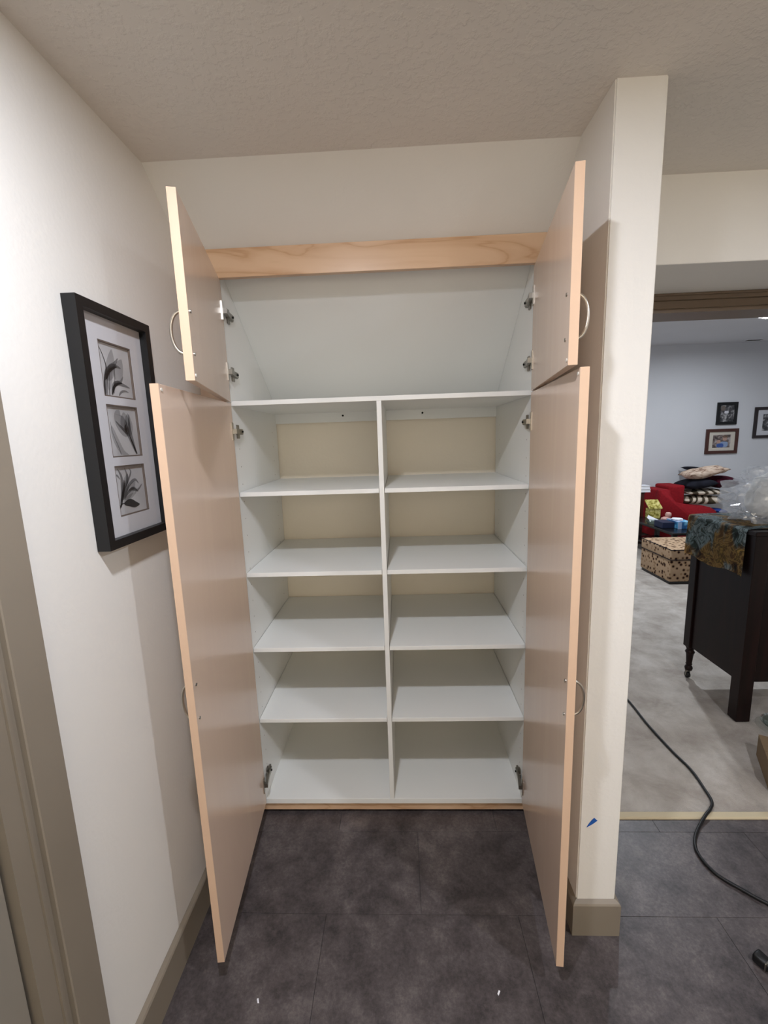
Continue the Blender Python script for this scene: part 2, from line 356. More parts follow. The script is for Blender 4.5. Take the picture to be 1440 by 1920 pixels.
struct('baseboard_far', prism([(FARY-0.0005-a, 0.004+z) for a, z in board_profile()], 0, XW1+0.02, 6.6), 'trim_paint')
# the door in the left wall with its casing
struct('trim_4', B(((XL, -0.872, 0), (XL+0.018, -0.801, 2.13)), ((XL, -1.88, 0), (XL+0.018, -1.81, 2.13)), ((XL, -1.88, 2.06), (XL+0.018, -0.801, 2.13)), bevel=0.002), 'trim_paint')
struct('trim_5', B(((XL-0.12, -0.925, 0), (XL+0.006, -0.872, 2.06)), ((XL+0.0062, -0.890, 0), (XL+0.011, -0.884, 2.06)), ((XL-0.12, -1.81, 0), (XL+0.006, -1.755, 2.06))), 'trim_paint')
d1 = struct('door_1', B(((XL-0.050, -1.753, 0.012), (XL-0.010, -0.931, 2.055)), bevel=0.002), 'door_paint')
for (z0, z1) in ((0.22, 0.92), (1.08, 1.92)):
    obj('panel', B(((XL-0.0105, -1.62, z0), (XL-0.003, -1.06, z1)), bevel=0.003), 'door_paint', d1)

# ------------------------------------------------------------------ the cabinet
Z = dict(b=0.075, s4=0.4301, s3=0.7278, s2=1.0257, s1=1.3263, top=1.6445)
T = 0.016
cab = thing('storage_cabinet', (CW/2, 0.25, 0), 'tall white storage cabinet with four open maple doors built under the stairs', 'cabinet')
side_poly = [(0.045, 0.0), (0.045, Z['b']-0.022), (0.0, Z['b']-0.022), (0.0, 2.060), (0.03, soffit(0.03)-0.006), (0.549, soffit(0.549)-0.006), (0.549, 0.0)]
sides = []
for x0, x1 in ((-T, 0.0), (CW, CW+T)):
    sides.append(obj('side_panel', prism(side_poly, 0, x0, x1), 'melamine', cab))
XD0, XD1 = 0.5035, 0.5205
obj('divider', B(((XD0, 0.0005, Z['b']), (XD1, 0.549, Z['top']-T)), bevel=0.0007), 'melamine', cab)
obj('bottom_panel', B(((0.0, 0.0, Z['b']-0.022), (CW, 0.549, Z['b'])), bevel=0.0007), 'melamine', cab)
obj('fixed_shelf', B(((0.0, 0.0, Z['top']-T), (CW, 0.553, Z['top'])), bevel=0.0007), 'melamine', cab)
for k in ('s1', 's2', 's3', 's4'):
    for a, b in ((0.0018, XD0-0.0015), (XD1+0.0015, CW-0.0018)):
        obj('shelf', B(((a, 0.002, Z[k]-T), (b, 0.549, Z[k])), bevel=0.0007), 'melamine', cab)
for a, b, bx in ((0.0, XD0, 0.319), (XD1, CW, 0.689)):
    ra = obj('back_rail', B(((a, 0.540, 1.584), (b, 0.549, Z['top']-T))), 'melamine', cab)
    obj('bolt', disc((bx, 0.5395, 1.612), (0, -1, 0), 0.0045, 0.004), 'hole_dark', ra)
# panel lining the stair soffit inside the top compartment
sp = [(0.0, soffit(0.0)-0.012), (0.545, soffit(0.545)-0.012), (0.545, soffit(0.545)-0.004), (0.0, soffit(0.0)-0.004)]
obj('sloped_panel', prism(sp, 0, 0.0005, CW-0.0005), 'melamine', cab)
obj('toe_kick', B(((XL+0.001, 0.012, 0.015), (XW0-0.001, 0.028, Z['b']-0.022))), 'maple_flat', cab)
obj('gap_shade_board', B(((XL+0.001, 0.061, 0.0), (XW0-0.001, 0.075, Z['b']-0.022))), 'void_black', cab)  # black board stands in for the shade in the gap below the toe kick
obj('valance', B(((XL+0.001, -0.041, 2.027), (XW0-0.001, -0.022, 2.1135)), bevel=0.0008), 'maple_flat', cab)
obj('filler', B(((XL+0.001, -0.006, Z['b']-T), (-T, 0.010, 2.06))), 'maple_face', cab)
obj('filler', B(((CW+T, -0.006, Z['b']-T), (XW0-0.001, 0.010, 2.06))), 'maple_face', cab)
# shelf-pin holes bored in the side panels
for si, (x, nx) in enumerate(((0.0, 1), (CW, -1))):
    bm = bmesh.new()
    for yy in (0.045, 0.47):
        z = 0.20
        while z < 1.56:
            disc_ = [(x+nx*0.0003, yy+0.0026*math.cos(2*PI*k/8), z+0.0026*math.sin(2*PI*k/8)) for k in range(8)]
            bm.faces.new([bm.verts.new(p) for p in disc_]); z += 0.064
    o = obj('pin_holes', bm, 'steel', sides[si]); o['kind'] = 'stuff'

# doors
def make_door(hinge, tip, z0, z1, side, handle_z, handle_s, hinge_z, label, bow=0.027):
    hx = Vector((hinge[0], hinge[1], 0)); tx = Vector((tip[0], tip[1], 0)); L = (tx-hx).length
    ax = (tx-hx).normalized(); out = Vector((ax.y, -ax.x, 0))
    if out.x*side < 0: out = -out                         # away from the cabinet opening
    F = Fr(hx, ax, out, (0, 0, 1))                        # x along the door, y through its thickness, z up
    TH = 0.019
    d = obj('door', F.box((0, 0, z0), (L-0.0012, TH, z1), bevel=0.0008), 'maple_face', cab); d['label'] = label
    obj('edge_band', F.box((L-0.0012, 0.0, z0), (L+0.0003, TH, z1)), 'maple_edge', d)
    # bowed wire handle on the outer face
    za, zb = handle_z; pts = []
    for k in range(17):
        t = k/16; a = PI*t
        pts.append(F.p(handle_s, TH-0.002+bow*math.sin(a)**0.85, za+(zb-za)*(0.5-0.5*math.cos(a))))
    h = obj('handle', tube(pts, 0.0036, 8), 'nickel', d, True)
    for zz in (za, zb):
        obj('screw', tube([F.p(handle_s, 0.0005, zz), F.p(handle_s, -0.0022, zz)], 0.0038, 10), 'steel', d)
    for zz in ((z1-0.012,) if z0 < 1 else (z0+0.012,)):
        obj('bumper', tube([F.p(L-0.012, 0.0005, zz), F.p(L-0.012, -0.002, zz)], 0.004, 10), 'bumper', d)
    # concealed hinges
    for zz in hinge_z:
        cup = F.box((0.004, -0.0035, zz-0.030), (0.022, 0.0005, zz+0.030), bevel=0.0008)
        hg = obj('hinge', cup, 'nickel', cab)
        inner = 0.0 if side < 0 else CW
        s = 1 if side < 0 else -1
        # cranked arm from the cup back into the cabinet, then the mounting plate on the side panel
        A = F.p(0.012, -0.003, zz)
        bm = prism([(A.x, A.y-0.004), (A.x+s*0.013, A.y-0.002), (inner+s*0.016, 0.018), (inner+s*0.013, 0.062), (inner+s*0.004, 0.064), (inner+s*0.004, 0.022), (A.x, A.y+0.010)], 2, zz-0.008, zz+0.008)
        obj('arm', bm, 'steel', hg)
        obj('mounting_plate', B(((min(inner, inner+s*0.005), 0.026, zz-0.024), (max(inner, inner+s*0.005), 0.046, zz+0.024)), ((min(inner, inner+s*0.008), 0.022, zz-0.010), (max(inner, inner+s*0.008), 0.072, zz+0.010)), bevel=0.001), 'steel', hg)
        obj('adjuster', disc((inner+s*0.013, 0.05, zz), (s, 0, 0), 0.0035, 0.004), 'hole_dark', hg)
    return d
ZL0, ZL1, ZU0, ZU1 = 0.079, 1.6355, 1.6405, 2.0255
make_door((0.0075, -0.020), (0.054, -0.560), ZL0, ZL1, -1, (0.816, 0.908), 0.524, (0.165, 1.541), 'tall lower left maple door', 0.020)
make_door((1.0205, -0.020), (0.964, -0.559), ZL0, ZL1, 1, (0.817, 0.906), 0.523, (0.155, 1.541), 'tall lower right maple door')
make_door((0.0075, -0.020), (0.131, -0.547), ZU0, ZU1, -1, (1.700, 1.790), 0.519, (1.738, 1.930), 'short upper left maple door')
make_door((1.0205, -0.020), (0.939, -0.556), ZU0, ZU1, 1, (1.698, 1.790), 0.508, (1.736, 1.934), 'short upper right maple door')

# ------------------------------------------------------------------ picture on the left wall
PY0, PY1, PZ0, PZ1 = -0.609, -0.343, 1.272, 1.812
pic = thing('framed_picture', (XL, (PY0+PY1)/2, PZ0), 'tall black-framed picture of three grey flower prints on the left wall', 'picture')
fx0, fx1, fwid = XL+0.001, XL+0.031, 0.020
fr = bmesh.new()
for pts in ([(PY0, PZ0), (PY0, PZ1), (PY0+fwid, PZ1-fwid), (PY0+fwid, PZ0+fwid)], [(PY1, PZ1), (PY1, PZ0), (PY1-fwid, PZ0+fwid), (PY1-fwid, PZ1-fwid)],
            [(PY0, PZ1), (PY1, PZ1), (PY1-fwid, PZ1-fwid), (PY0+fwid, PZ1-fwid)], [(PY1, PZ0), (PY0, PZ0), (PY0+fwid, PZ0+fwid), (PY1-fwid, PZ0+fwid)]):
    prism(pts, 0, fx0, fx1, fr)
obj('frame', fr, 'frame_black', pic)
XM = XL+0.013
wins = [(-0.531, -0.411, 1.617, 1.741), (-0.531, -0.411, 1.477, 1.599), (-0.531, -0.411, 1.336, 1.457)]
# mat board with three cut-outs
ys = [PY0+0.018, wins[0][0], wins[0][1], PY1-0.018]; zs = [PZ0+0.018] + sorted(z for w_ in wins for z in (w_[2], w_[3])) + [PZ1-0.018]
bm = bmesh.new()
for i in range(3):
    for j in range(len(zs)-1):
        if i == 1 and j % 2 == 1: continue
        add_box(bm, (XM-0.003, ys[i], zs[j]), (XM, ys[i+1], zs[j+1]))
obj('mat_board', bm, 'mat_white', pic)
obj('backing', B(((XL+0.0015, PY0+0.01, PZ0+0.01), (XL+0.007, PY1-0.01, PZ1-0.01))), 'mat_core', pic)
def strand(pts, wid, x, u0, v0, s):
    P = smoothpath([(0, *p) for p in pts], 6); n = len(P); bm = bmesh.new(); Lv, Rv = [], []
    for i, p in enumerate(P):
        t = (P[min(i+1, n-1)]-P[max(i-1, 0)]).normalized(); q = Vector((0, -t.z, t.y)); f = i/(n-1)
        wv = wid(f)/2
        for lst, sg in ((Lv, 1), (Rv, -1)):
            c = p+q*wv*sg; lst.append(bm.verts.new((x, u0+min(max(c.y, 0), 1)*s, v0+min(max(c.z, 0), 1)*s)))
    for i in range(n-1): bm.faces.new((Lv[i], Lv[i+1], Rv[i+1], Rv[i]))
    return bm
def petal(wmax, a=0.12): return lambda f: 0.012+wmax*math.sin(PI*min(1, f**0.8))**1.0
def stem(w0, w1): return lambda f: w0+(w1-w0)*f
flowers = [
 [('ink_pale', [(.2,.3),(.35,.6),(.45,.95)], petal(.28)), ('ink_pale', [(.45,.35),(.6,.55),(.75,.8)], petal(.30)), ('ink_pale', [(.2,.1),(.3,.45),(.42,.6)], petal(.16)),
  ('ink_mid', [(.12,.0),(.14,.3),(.25,.5),(.48,.62),(.68,.60)], petal(.13)), ('ink_mid', [(.16,.32),(.3,.55),(.48,.66),(.62,.80)], petal(.10)), ('ink_mid', [(.3,.02),(.36,.2),(.5,.28),(.7,.26),(.92,.22)], petal(.10)),
  ('ink_mid', [(.32,.08),(.45,.26),(.62,.32),(.72,.44)], petal(.07)), ('ink_mid', [(.34,.06),(.42,.3),(.45,.5),(.45,.62)], stem(.05,.01)), ('ink_dark', [(.06,.0),(.1,.3),(.2,.55),(.13,.8),(.04,.95)], stem(.05,.012)),
  ('ink_dark', [(.13,.3),(.24,.46),(.4,.56),(.55,.62)], petal(.05)), ('ink_dark', [(.28,.02),(.36,.18),(.52,.27),(.66,.29)], petal(.05)), ('ink_dark', [(.2,.0),(.22,.2),(.3,.5)], stem(.02,.008)), ('ink_mid', [(.5,.02),(.58,.1),(.72,.14),(.85,.12)], petal(.04))],
 [('ink_pale', [(.62,.4),(.5,.6),(.38,.82),(.45,.95)], petal(.34)), ('ink_pale', [(.66,.4),(.7,.65),(.72,.9)], petal(.30)), ('ink_pale', [(.64,.45),(.6,.7),(.58,.92)], petal(.34)),
  ('ink_pale', [(.12,.62),(.2,.35),(.38,.08),(.6,.0)], petal(.16)), ('ink_mid', [(.84,.04),(.72,.3),(.62,.46),(.4,.62),(.28,.72)], petal(.07)), ('ink_mid', [(.86,.05),(.76,.35),(.72,.6),(.76,.88)], petal(.10)),
  ('ink_dark', [(.88,.02),(.80,.2),(.70,.4)], stem(.05,.03)), ('ink_dark', [(.62,.50),(.58,.58),(.6,.66)], petal(.07)), ('ink_mid', [(.1,.70),(.14,.45),(.26,.2),(.32,.02)], stem(.012,.02)), ('ink_mid', [(.7,.4),(.66,.55),(.62,.75)], petal(.04))],
 [('ink_pale', [(.2,.3),(.32,.6),(.46,.85)], petal(.22)), ('ink_pale', [(.25,.3),(.5,.5),(.68,.66)], petal(.20)), ('ink_pale', [(.2,.26),(.42,.34),(.68,.42)], petal(.10)),
  ('ink_mid', [(.12,.28),(.2,.55),(.22,.8),(.12,.98)], petal(.08)), ('ink_mid', [(.14,.28),(.3,.55),(.42,.78),(.36,.98)], petal(.07)), ('ink_mid', [(.2,.34),(.45,.6),(.68,.70),(.80,.60)], petal(.06)), ('ink_mid', [(.2,.32),(.5,.5),(.72,.46),(.92,.58)], petal(.06)),
  ('ink_mid', [(.4,.48),(.6,.52),(.74,.42)], petal(.05)), ('ink_dark', [(.08,.16),(.14,.32),(.26,.56),(.3,.72)], petal(.07)), ('ink_dark', [(.02,.14),(.1,.22),(.24,.24)], stem(.04,.02)), ('ink_dark', [(.2,.22),(.40,.22),(.58,.16),(.74,.14)], petal(.16)), ('ink_dark', [(.03,.02),(.03,.1),(.08,.2)], stem(.02,.02)), ('ink_mid', [(.3,.55),(.46,.74),(.56,.88),(.5,.96)], petal(.04)), ('ink_mid', [(.16,.75),(.08,.84),(.04,.82)], petal(.03))],
]
for wi, (a, b, c, d) in enumerate(wins):
    pr = obj('print', B(((XM-0.0062, a-0.004, c-0.004), (XM-0.0056, b+0.004, d+0.004))), 'print_paper', pic)
    s = b-a
    bm = bmesh.new()
    for (p, q) in (((a, c), (b, c+0.003)), ((a, d-0.003), (b, d)), ((a, c), (a+0.003, d)), ((b-0.003, c), (b, d))): add_box(bm, (XM-0.0055, *p), (XM-0.0008, *q))
    obj('mat_bevel', bm, 'mat_core', pic)
    for k, (ik, pts, wf) in enumerate(flowers[wi]):
        obj('petal', strand(pts, wf, XM-0.0054+0.00006*k, a+0.003, c+0.003, s-0.006), ik, pr)
obj('glazing', B(((XM+0.0022, PY0+0.0185, PZ0+0.0185), (XM+0.0034, PY1-0.0185, PZ1-0.0185))), 'pane_glass', pic)

# ------------------------------------------------------------------ small things in the hall
bm = bmesh.new()
tp = [(1.0925, .366), (1.108, .376), (1.1225, .3885), (1.1135, .3975), (1.108, .392), (1.0995, .3795)]
prism([(x, z) for x, z in tp], 1, YW-0.0012, YW-0.0003, bm)
tag(obj('painters_tape', bm, 'tape_blue'), 'torn scrap of blue painter\'s tape stuck on the white wall end', 'tape')
for (x, y, a, s, lab) in ((0.809, -0.569, 0.9, 0.006, 'tiny white paper scrap on the floor near the right cabinet door'), (0.153, -0.595, 2.0, 0.006, 'tiny white paper scrap on the floor near the left cabinet door')):
    F = Fr((x, y, 0.0), (math.cos(a), math.sin(a), 0), (-math.sin(a), math.cos(a), 0), (0, 0, 1))
    bm = bmesh.new()
    q = [(-s, -s*.4, .0003), (s, -s*.3, .0012), (s*.8, s*.4, .0022), (-s*.7, s*.35, .0006)]
    A = [bm.verts.new(F.p(*p)) for p in q]; C = [bm.verts.new(F.p(p[0], p[1], p[2]+.0004)) for p in q]
    bm.faces.new(A); bm.faces.new(C)
    for i in range(4): bm.faces.new((A[i], A[(i+1) % 4], C[(i+1) % 4], C[i]))
    tag(obj('paper_scrap', bm, 'white_paper'), lab, 'scrap', 'paper scraps on the floor')
# extension cord
cord = thing('extension_cord', (1.62, -0.12, 0), 'black extension cord snaking from the carpet over the dark tiles', 'cord')
r = 0.0056
P = [(1.80, 0.95, .004), (1.821, 0.741, .004), (1.813, 0.534, .004), (1.819, 0.342, .004), (1.83, 0.225, .004), (1.817, 0.121, .004), (1.803, 0.055, .004), (1.767, 0.012, .009), (1.735, -0.012, .009), (1.685, -0.052, 0.001), (1.632, -0.106, 0), (1.603, -0.165, 0), (1.612, -0.237, 0), (1.659, -0.291, 0), (1.708, -0.336, 0), (1.80, -0.40, 0), (1.93, -0.46, 0), (2.02, -0.56, 0), (1.97, -0.70, 0), (1.82, -0.76, 0), (1.70, -0.70, .001), (1.625, -0.62, .006), (1.592, -0.565, .010)]
obj('cable', tube([(p.x, p.y, p.z+r+.0005) for p in smoothpath(P, 7)], r, 10), 'rubber_black', cord, True)
ax = Vector((1.555-1.592, -0.482+0.565, 0)).normalized(); F = Fr((1.592, -0.565, 0.0), ax, (-ax.y, ax.x, 0), (0, 0, 1))
bm = bmesh.new(); prof = [(0, .006), (.02, .008), (.045, .0105), (.062, .0115), (.066, .0145), (.088, .0155), (.092, .0145)]
rings = []
for s_, w_ in prof:
    rings.append([bm.verts.new(F.p(s_, w_*1.1*math.copysign(abs(math.cos(t))**.6, math.cos(t)), .0155+min(w_, .015)*math.copysign(abs(math.sin(t))**.6, math.sin(t)))) for t in [2*PI*k/16 for k in range(16)]])
for i in range(len(rings)-1):
    for k in range(16): bm.faces.new((rings[i][k], rings[i][(k+1) % 16], rings[i+1][(k+1) % 16], rings[i+1][k]))
bm.faces.new(rings[0]); bm.faces.new(rings[-1])
con = obj('connector', bm, 'rubber_black', cord, True)
obj('collar', F.box((.060, -.0155, .004), (.064, .0155, .0305), bevel=.001), 'steel', con)

# ------------------------------------------------------------------ the room beyond: dark sideboard
db = thing('sideboard', (2.72, 0.79, 0), 'dark wooden sideboard on turned legs under a floral cloth', 'sideboard')
X0, X1, Y0, Y1, ZT = 2.262, 3.20, 0.548, 1.02, 1.005
for (x, y) in ((X0, Y0), (X1-.07, Y0)):
    obj('leg', B(((x, y, 0.010), (x+.070, y+.062, ZT-.02)), ((x+.006, y+.006, 0.004), (x+.064, y+.056, 0.012)), bevel=.003), 'dark_wood', db)
for (x, y) in ((X0+.01, Y1-.065), (X1-.07, Y1-.065)):
    lg = obj('leg', B(((x, y, 0.205), (x+.055, y+.055, ZT-.02)), bevel=.003), 'dark_wood', db)
    c = (x+.0275, y+.0275, 0)
    obj('turning', lathe([(.012, .052), (.019, .056), (.022, .070), (.017, .082), (.013, .088), (.018, .094), (.015, .10), (.019, .15), (.022, .165), (.026, .172), (.022, .18), (.018, .188), (.024, .20), (.026, .207)], c, 18), 'dark_wood', lg, True)
    obj('caster', tube([(c[0]-.012, c[1], .023), (c[0]+.004, c[1], .023)], .018, 16), 'rubber_black', lg, True)
    obj('caster_fork', B(((c[0]-.016, c[1]-.006, .022), (c[0]-.0125, c[1]+.006, .056)), ((c[0]+.0045, c[1]-.006, .022), (c[0]+.008, c[1]+.006, .056)), ((c[0]-.016, c[1]-.008, .048), (c[0]+.012, c[1]+.008, .056))), 'steel', lg)
obj('side_panel', B(((X0+.022, Y0+.05, 0.214), (X0+.036, Y1-.05, ZT-.02))), 'dark_wood', db)
obj('side_panel', B(((X1-.036, Y0+.05, 0.214), (X1-.022, Y1-.05, ZT-.02))), 'dark_wood', db)
obj('back_panel', B(((X0+.06, Y0+.018, 0.222), (X1-.06, Y0+.032, ZT-.02))), 'dark_wood', db)
obj('bottom', B(((X0+.03, Y0+.03, 0.222), (X1-.03, Y1-.03, 0.240))), 'dark_wood', db)
obj('top', B(((X0-.008, Y0-.008, ZT-.022), (X1+.008, Y1+.008, ZT)), bevel=.004), 'dark_wood', db)
for k in range(2):
    dr = obj('drawer', B(((X0+.08, Y1-.02, .27+k*.33), (X1-.08, Y1-.002, .58+k*.33)), bevel=.003), 'dark_wood', db)
    obj('knob', lathe([(.006, 0), (.006, .01), (.014, .018), (.010, .026), (0, .028)], (0, 0, 0), 12), 'steel', dr).location = Vector(((X0+X1)/2, Y1+.008, .42+k*.33)) - wloc(dr)
# the cloth: lies on the top and hangs down over the left end
bm = bmesh.new(); nu, nv = 46, 34; G = []
ca, cb = Y0+.045, Y1+.004
for i in range(nu+1):
    s = -0.235 + i*(0.78/nu)                         # s<0 hangs, s>0 lies on the top
    rowv = []
    for j in range(nv+1):
        t = j/nv; y = ca+(cb-ca)*t + 0.006*math.sin(7*s)
        hang = 1.0 - 0.10*math.sin(t*9.0)*0.4
        wv = math.sin(t*21+s*5)*.5+math.sin(t*37+1.3)*.3
        if s >= 0.012: x, z = X0-.010+s, ZT+.003+0.0012*(1+math.sin(31*t+17*s))
        elif s > -0.012:
            a = (0.012-s)/0.024*PI/2; x, z = X0+.002-.0145*math.sin(a), ZT+.003-.012*(1-math.cos(a))+.0012
        else:
            q = -s-0.012; x = X0-.0125-.004*(q/.22)-.010*(q/.22)*(wv+1.0)*.5; z = ZT-.009-q*hang
        rowv.append(bm.verts.new((x, y, z)))
    G.append(rowv)
for i in range(nu):
    for j in range(nv): bm.faces.new((G[i][j], G[i+1][j], G[i+1][j+1], G[i][j+1]))
bmesh.ops.solidify(bm, geom=bm.faces[:], thickness=-0.0014)
tag(obj('floral_cloth', bm, 'floral_cloth', None, True), 'green and gold floral cloth hanging over the end of the dark sideboard', 'cloth')

def blob(c, rad, amp, freq, seed, sub=4, flat=None):
    bm = bmesh.new(); bmesh.ops.create_icosphere(bm, subdivisions=sub, radius=1.0)
    for v in bm.verts:
        d = v.co.normalized(); n = 0; f = freq; a = amp
        for _ in range(3): n += a*noise.noise(d*f+Vector((seed, seed*2, 0))); f *= 2.1; a *= .5
        e = Vector([math.copysign(abs(k)**.8, k) for k in d])
        v.co = Vector((c[0]+e.x*rad[0]*(1+n), c[1]+e.y*rad[1]*(1+n), c[2]+e.z*rad[2]*(1+n)))
        if flat is not None and v.co.z < flat: v.co.z = flat + 0.0005*(1+d.x)
    return bm
bag = thing('plastic_bag', (2.56, .80, ZT), 'clear plastic bag holding a white quilt on top of the sideboard', 'bag')
obj('quilt', blob((2.615, .80, 1.135), (.19, .135, .13), .16, 1.6, 3.0, 4, ZT+.010), 'quilt_white', bag, True)
obj('film', blob((2.565, .80, 1.135), (.245, .165, .150), .34, 2.6, 9.0, 5, ZT+.0075), 'clear_film', bag)
# under the sideboard
tag(obj('glass_dish', lathe([(0, .004), (.05, .004), (.056, .012), (.075, .035), (.095, .042), (.097, .045), (.078, .040), (.058, .017), (.05, .008), (0, .008)], (2.44, .47, .004), 28), 'dish_glass', None, True), 'clear glass dish on the carpet beside the thick sideboard leg', 'dish')
cb_ = thing('cardboard_box', (2.25, .21, .004), 'brown cardboard box at the right edge on the carpet', 'box')
F = Fr((2.070, .110, .006), (math.cos(.5), -math.sin(.5), 0), (math.sin(.5), math.cos(.5), 0), (0, 0, 1))
obj('body', F.box((0, 0, 0), (.19, .24, .10), bevel=.002), 'carton', cb_)
obj('flap', F.box((.0, .0, .101), (.19, .118, .104)), 'carton', cb_); obj('flap', F.box((.0, .122, .101), (.19, .24, .104)), 'carton', cb_)

# ottoman
ot = thing('ottoman', (3.55, 2.89, .004), 'tan ottoman with a dark spotted floral cover on a black base', 'ottoman')
obj('base', B(((3.185, 2.645, .004), (3.92, 3.135, .032))), 'black_lacquer', ot)
obj('body', B(((3.172, 2.632, .032), (3.93, 3.148, .245)), bevel=.012, seg=2), 'spotted_fabric', ot, True)
cu = obj('cushion', B(((3.167, 2.626, .247), (3.935, 3.152, .356)), bevel=.022, seg=3), 'spotted_fabric', ot, True)
bm = bmesh.new()
for z in (.252, .350): tube([(3.170, 2.629, z), (3.932, 2.629, z), (3.932, 3.149, z), (3.170, 3.149, z), (3.170, 2.629, z)], .0045, 6, bm)
obj('piping', bm, 'dark_fabric', cu, True)
# coffee table
ct = thing('coffee_table', (3.84, 3.70, .004), 'low black coffee table behind the spotted ottoman', 'table')
obj('top', B(((3.53, 3.205, .352), (3.97, 4.21, .380)), bevel=.004), 'black_lacquer', ct)
for (x, y) in ((3.56, 3.24), (3.90, 3.24), (3.56, 4.14), (3.90, 4.14)): obj('leg', B(((x, y, .004), (x+.045, y+.045, .352)), bevel=.003), 'black_lacquer', ct)
obj('shelf', B(((3.57, 3.26, .12), (3.93, 4.16, .138))), 'black_lacquer', ct)
# things on the coffee table
nb = tag(obj('navy_box', B(((3.560, 3.455, .3805), (3.695, 3.62, .452)), bevel=.004), 'navy_box'), 'dark navy box at the near corner of the coffee table', 'box')
bb = thing('tissue_box', (3.78, 3.5, .3805), 'light blue tissue box with white tissue on the coffee table', 'tissue box')
obj('carton', B(((3.703, 3.405, .3805), (3.855, 3.625, .462)), bevel=.003), 'blue_box', bb)
obj('band', B(((3.703, 3.4035, .3805), (3.745, 3.4055, .455)), ((3.703, 3.405, .4605), (3.745, 3.625, .4635))), 'photo_pale', bb)
obj('tissue', blob((3.76, 3.52, .472), (.05, .06, .016), .3, 2, 4, 3), 'white_paper', bb, True)
bm = bmesh.new(); A = [bm.verts.new(p) for p in ((3.685, 3.93, .3812), (3.80, 3.91, .3812), (3.79, 4.02, .395), (3.735, 4.06, .425), (3.70, 4.02, .40))]
C = [bm.verts.new(v.co+Vector((0, 0, .0015))) for v in A]; bm.faces.new(A); bm.faces.new(C)
for i in range(5): bm.faces.new((A[i], A[(i+1) % 5], C[(i+1) % 5], C[i]))
tag(obj('white_napkin', bm, 'white_paper'), 'folded white paper napkin on the coffee table', 'napkin')
tag(obj('candy_dish', lathe([(0, .002), (.045, .002), (.05, .008), (.078, .034), (.082, .036), (.08, .030), (.052, .003), (.045, .006), (0, .006)], (3.625, 3.765, .3805), 24), 'dish_glass', None, True), 'clear glass dish on the coffee table near its left edge', 'dish')
fg = thing('figurine', (3.85, 3.86, .3805), 'small pink ceramic figurine behind the blue tissue box', 'figurine')
obj('body', blob((3.83, 3.85, .410), (.055, .035, .029), .25, 2, 1, 3, .381), 'pink_ceramic', fg, True)
obj('head', blob((3.865, 3.86, .462), (.032, .030, .034), .08, 2, 2, 3), 'pink_ceramic', fg, True)
# yellow box with a slanted lid
yb = thing('keepsake_box', (3.84, 4.13, .3805), 'yellow floral box with a lid at the far end of the coffee table', 'box')
obj('body', B(((3.768, 4.09, .3805), (3.905, 4.185, .500))), 'yellow_floral', yb)
obj('lid', prism([(4.078, .498), (4.078, .514), (4.192, .606), (4.192, .590)], 0, 3.752, 3.918), 'yellow_floral', yb)
# wooden stand with white books by the wall
ws = thing('wooden_stand', (3.70, 4.33, .004), 'narrow reddish wooden stand left of the red sofa', 'stand')
obj('post', B(((3.68, 4.26, .03), (3.782, 4.36, .680)), bevel=.003), 'red_wood', ws); obj('foot', B(((3.66, 4.245, .004), (3.80, 4.375, .03)), bevel=.003), 'red_wood', ws); obj('cap', B(((3.672, 4.252, .68), (3.79, 4.368, .695)), bevel=.002), 'red_wood', ws)
for k, (z0, z1, dx) in enumerate(((.6955, .736, 0.0), (.7365, .782, -.008))):
    bk = thing('book', (3.78, 4.31, z0), ('lower', 'upper')[k]+' of two white books stacked on the wooden stand', 'book', 'white books on the stand')
    obj('pages', B(((3.685+dx, 4.245, z0+.003), (3.846+dx, 4.375, z1-.003))), 'white_paper', bk)
    obj('cover', B(((3.68+dx, 4.24, z0), (3.850+dx, 4.38, z0+.003)), ((3.68+dx, 4.24, z1-.003), (3.850+dx, 4.38, z1)), ((3.68+dx, 4.24, z0), (3.684+dx, 4.38, z1))), 'mat_white', bk)

# red sofa: back on the left, near arm towards the camera
so = thing('red_sofa', (4.70, 4.6, .004), 'red upholstered sofa heaped with cushions against the far wall', 'sofa')
arm = [(4.022, .04), (4.022, .690), (4.032, .703), (4.125, .712), (4.150, .70), (4.162, .62), (4.178, .56), (4.205, .522), (4.28, .503), (4.45, .491), (4.60, .481), (4.68, .460), (4.74, .425), (4.782, .375), (4.80, .32), (4.80, .04)]
for y0, y1 in ((4.30, 4.44), (4.79, 4.93)):
    bm = prism(arm, 1, y0, y1); ed = [e for e in bm.edges if abs(e.verts[0].co.y-e.verts[1].co.y) < 1e-6 and e.calc_length() < .4]
    bmesh.ops.bevel(bm, geom=ed, offset=.022, segments=3, affect='EDGES'); obj('arm', bm, 'red_fabric', so, True)
obj('backrest', B(((4.03, 4.44, .05), (4.20, 4.79, .70)), bevel=.02, seg=2), 'red_fabric', so, True)
obj('back_cushion', B(((4.205, 4.442, .345), (4.42, 4.788, .748)), bevel=.05, seg=4), 'red_fabric', so, True)
obj('seat', B(((4.20, 4.44, .06), (4.86, 4.79, .34)), bevel=.03, seg=3), 'red_fabric', so, True)
for (x, y) in ((4.06, 4.33), (4.74, 4.33), (4.06, 4.86), (4.74, 4.86)): obj('foot', B(((x, y, .004), (x+.04, y+.04, .045))), 'dark_wood', so)
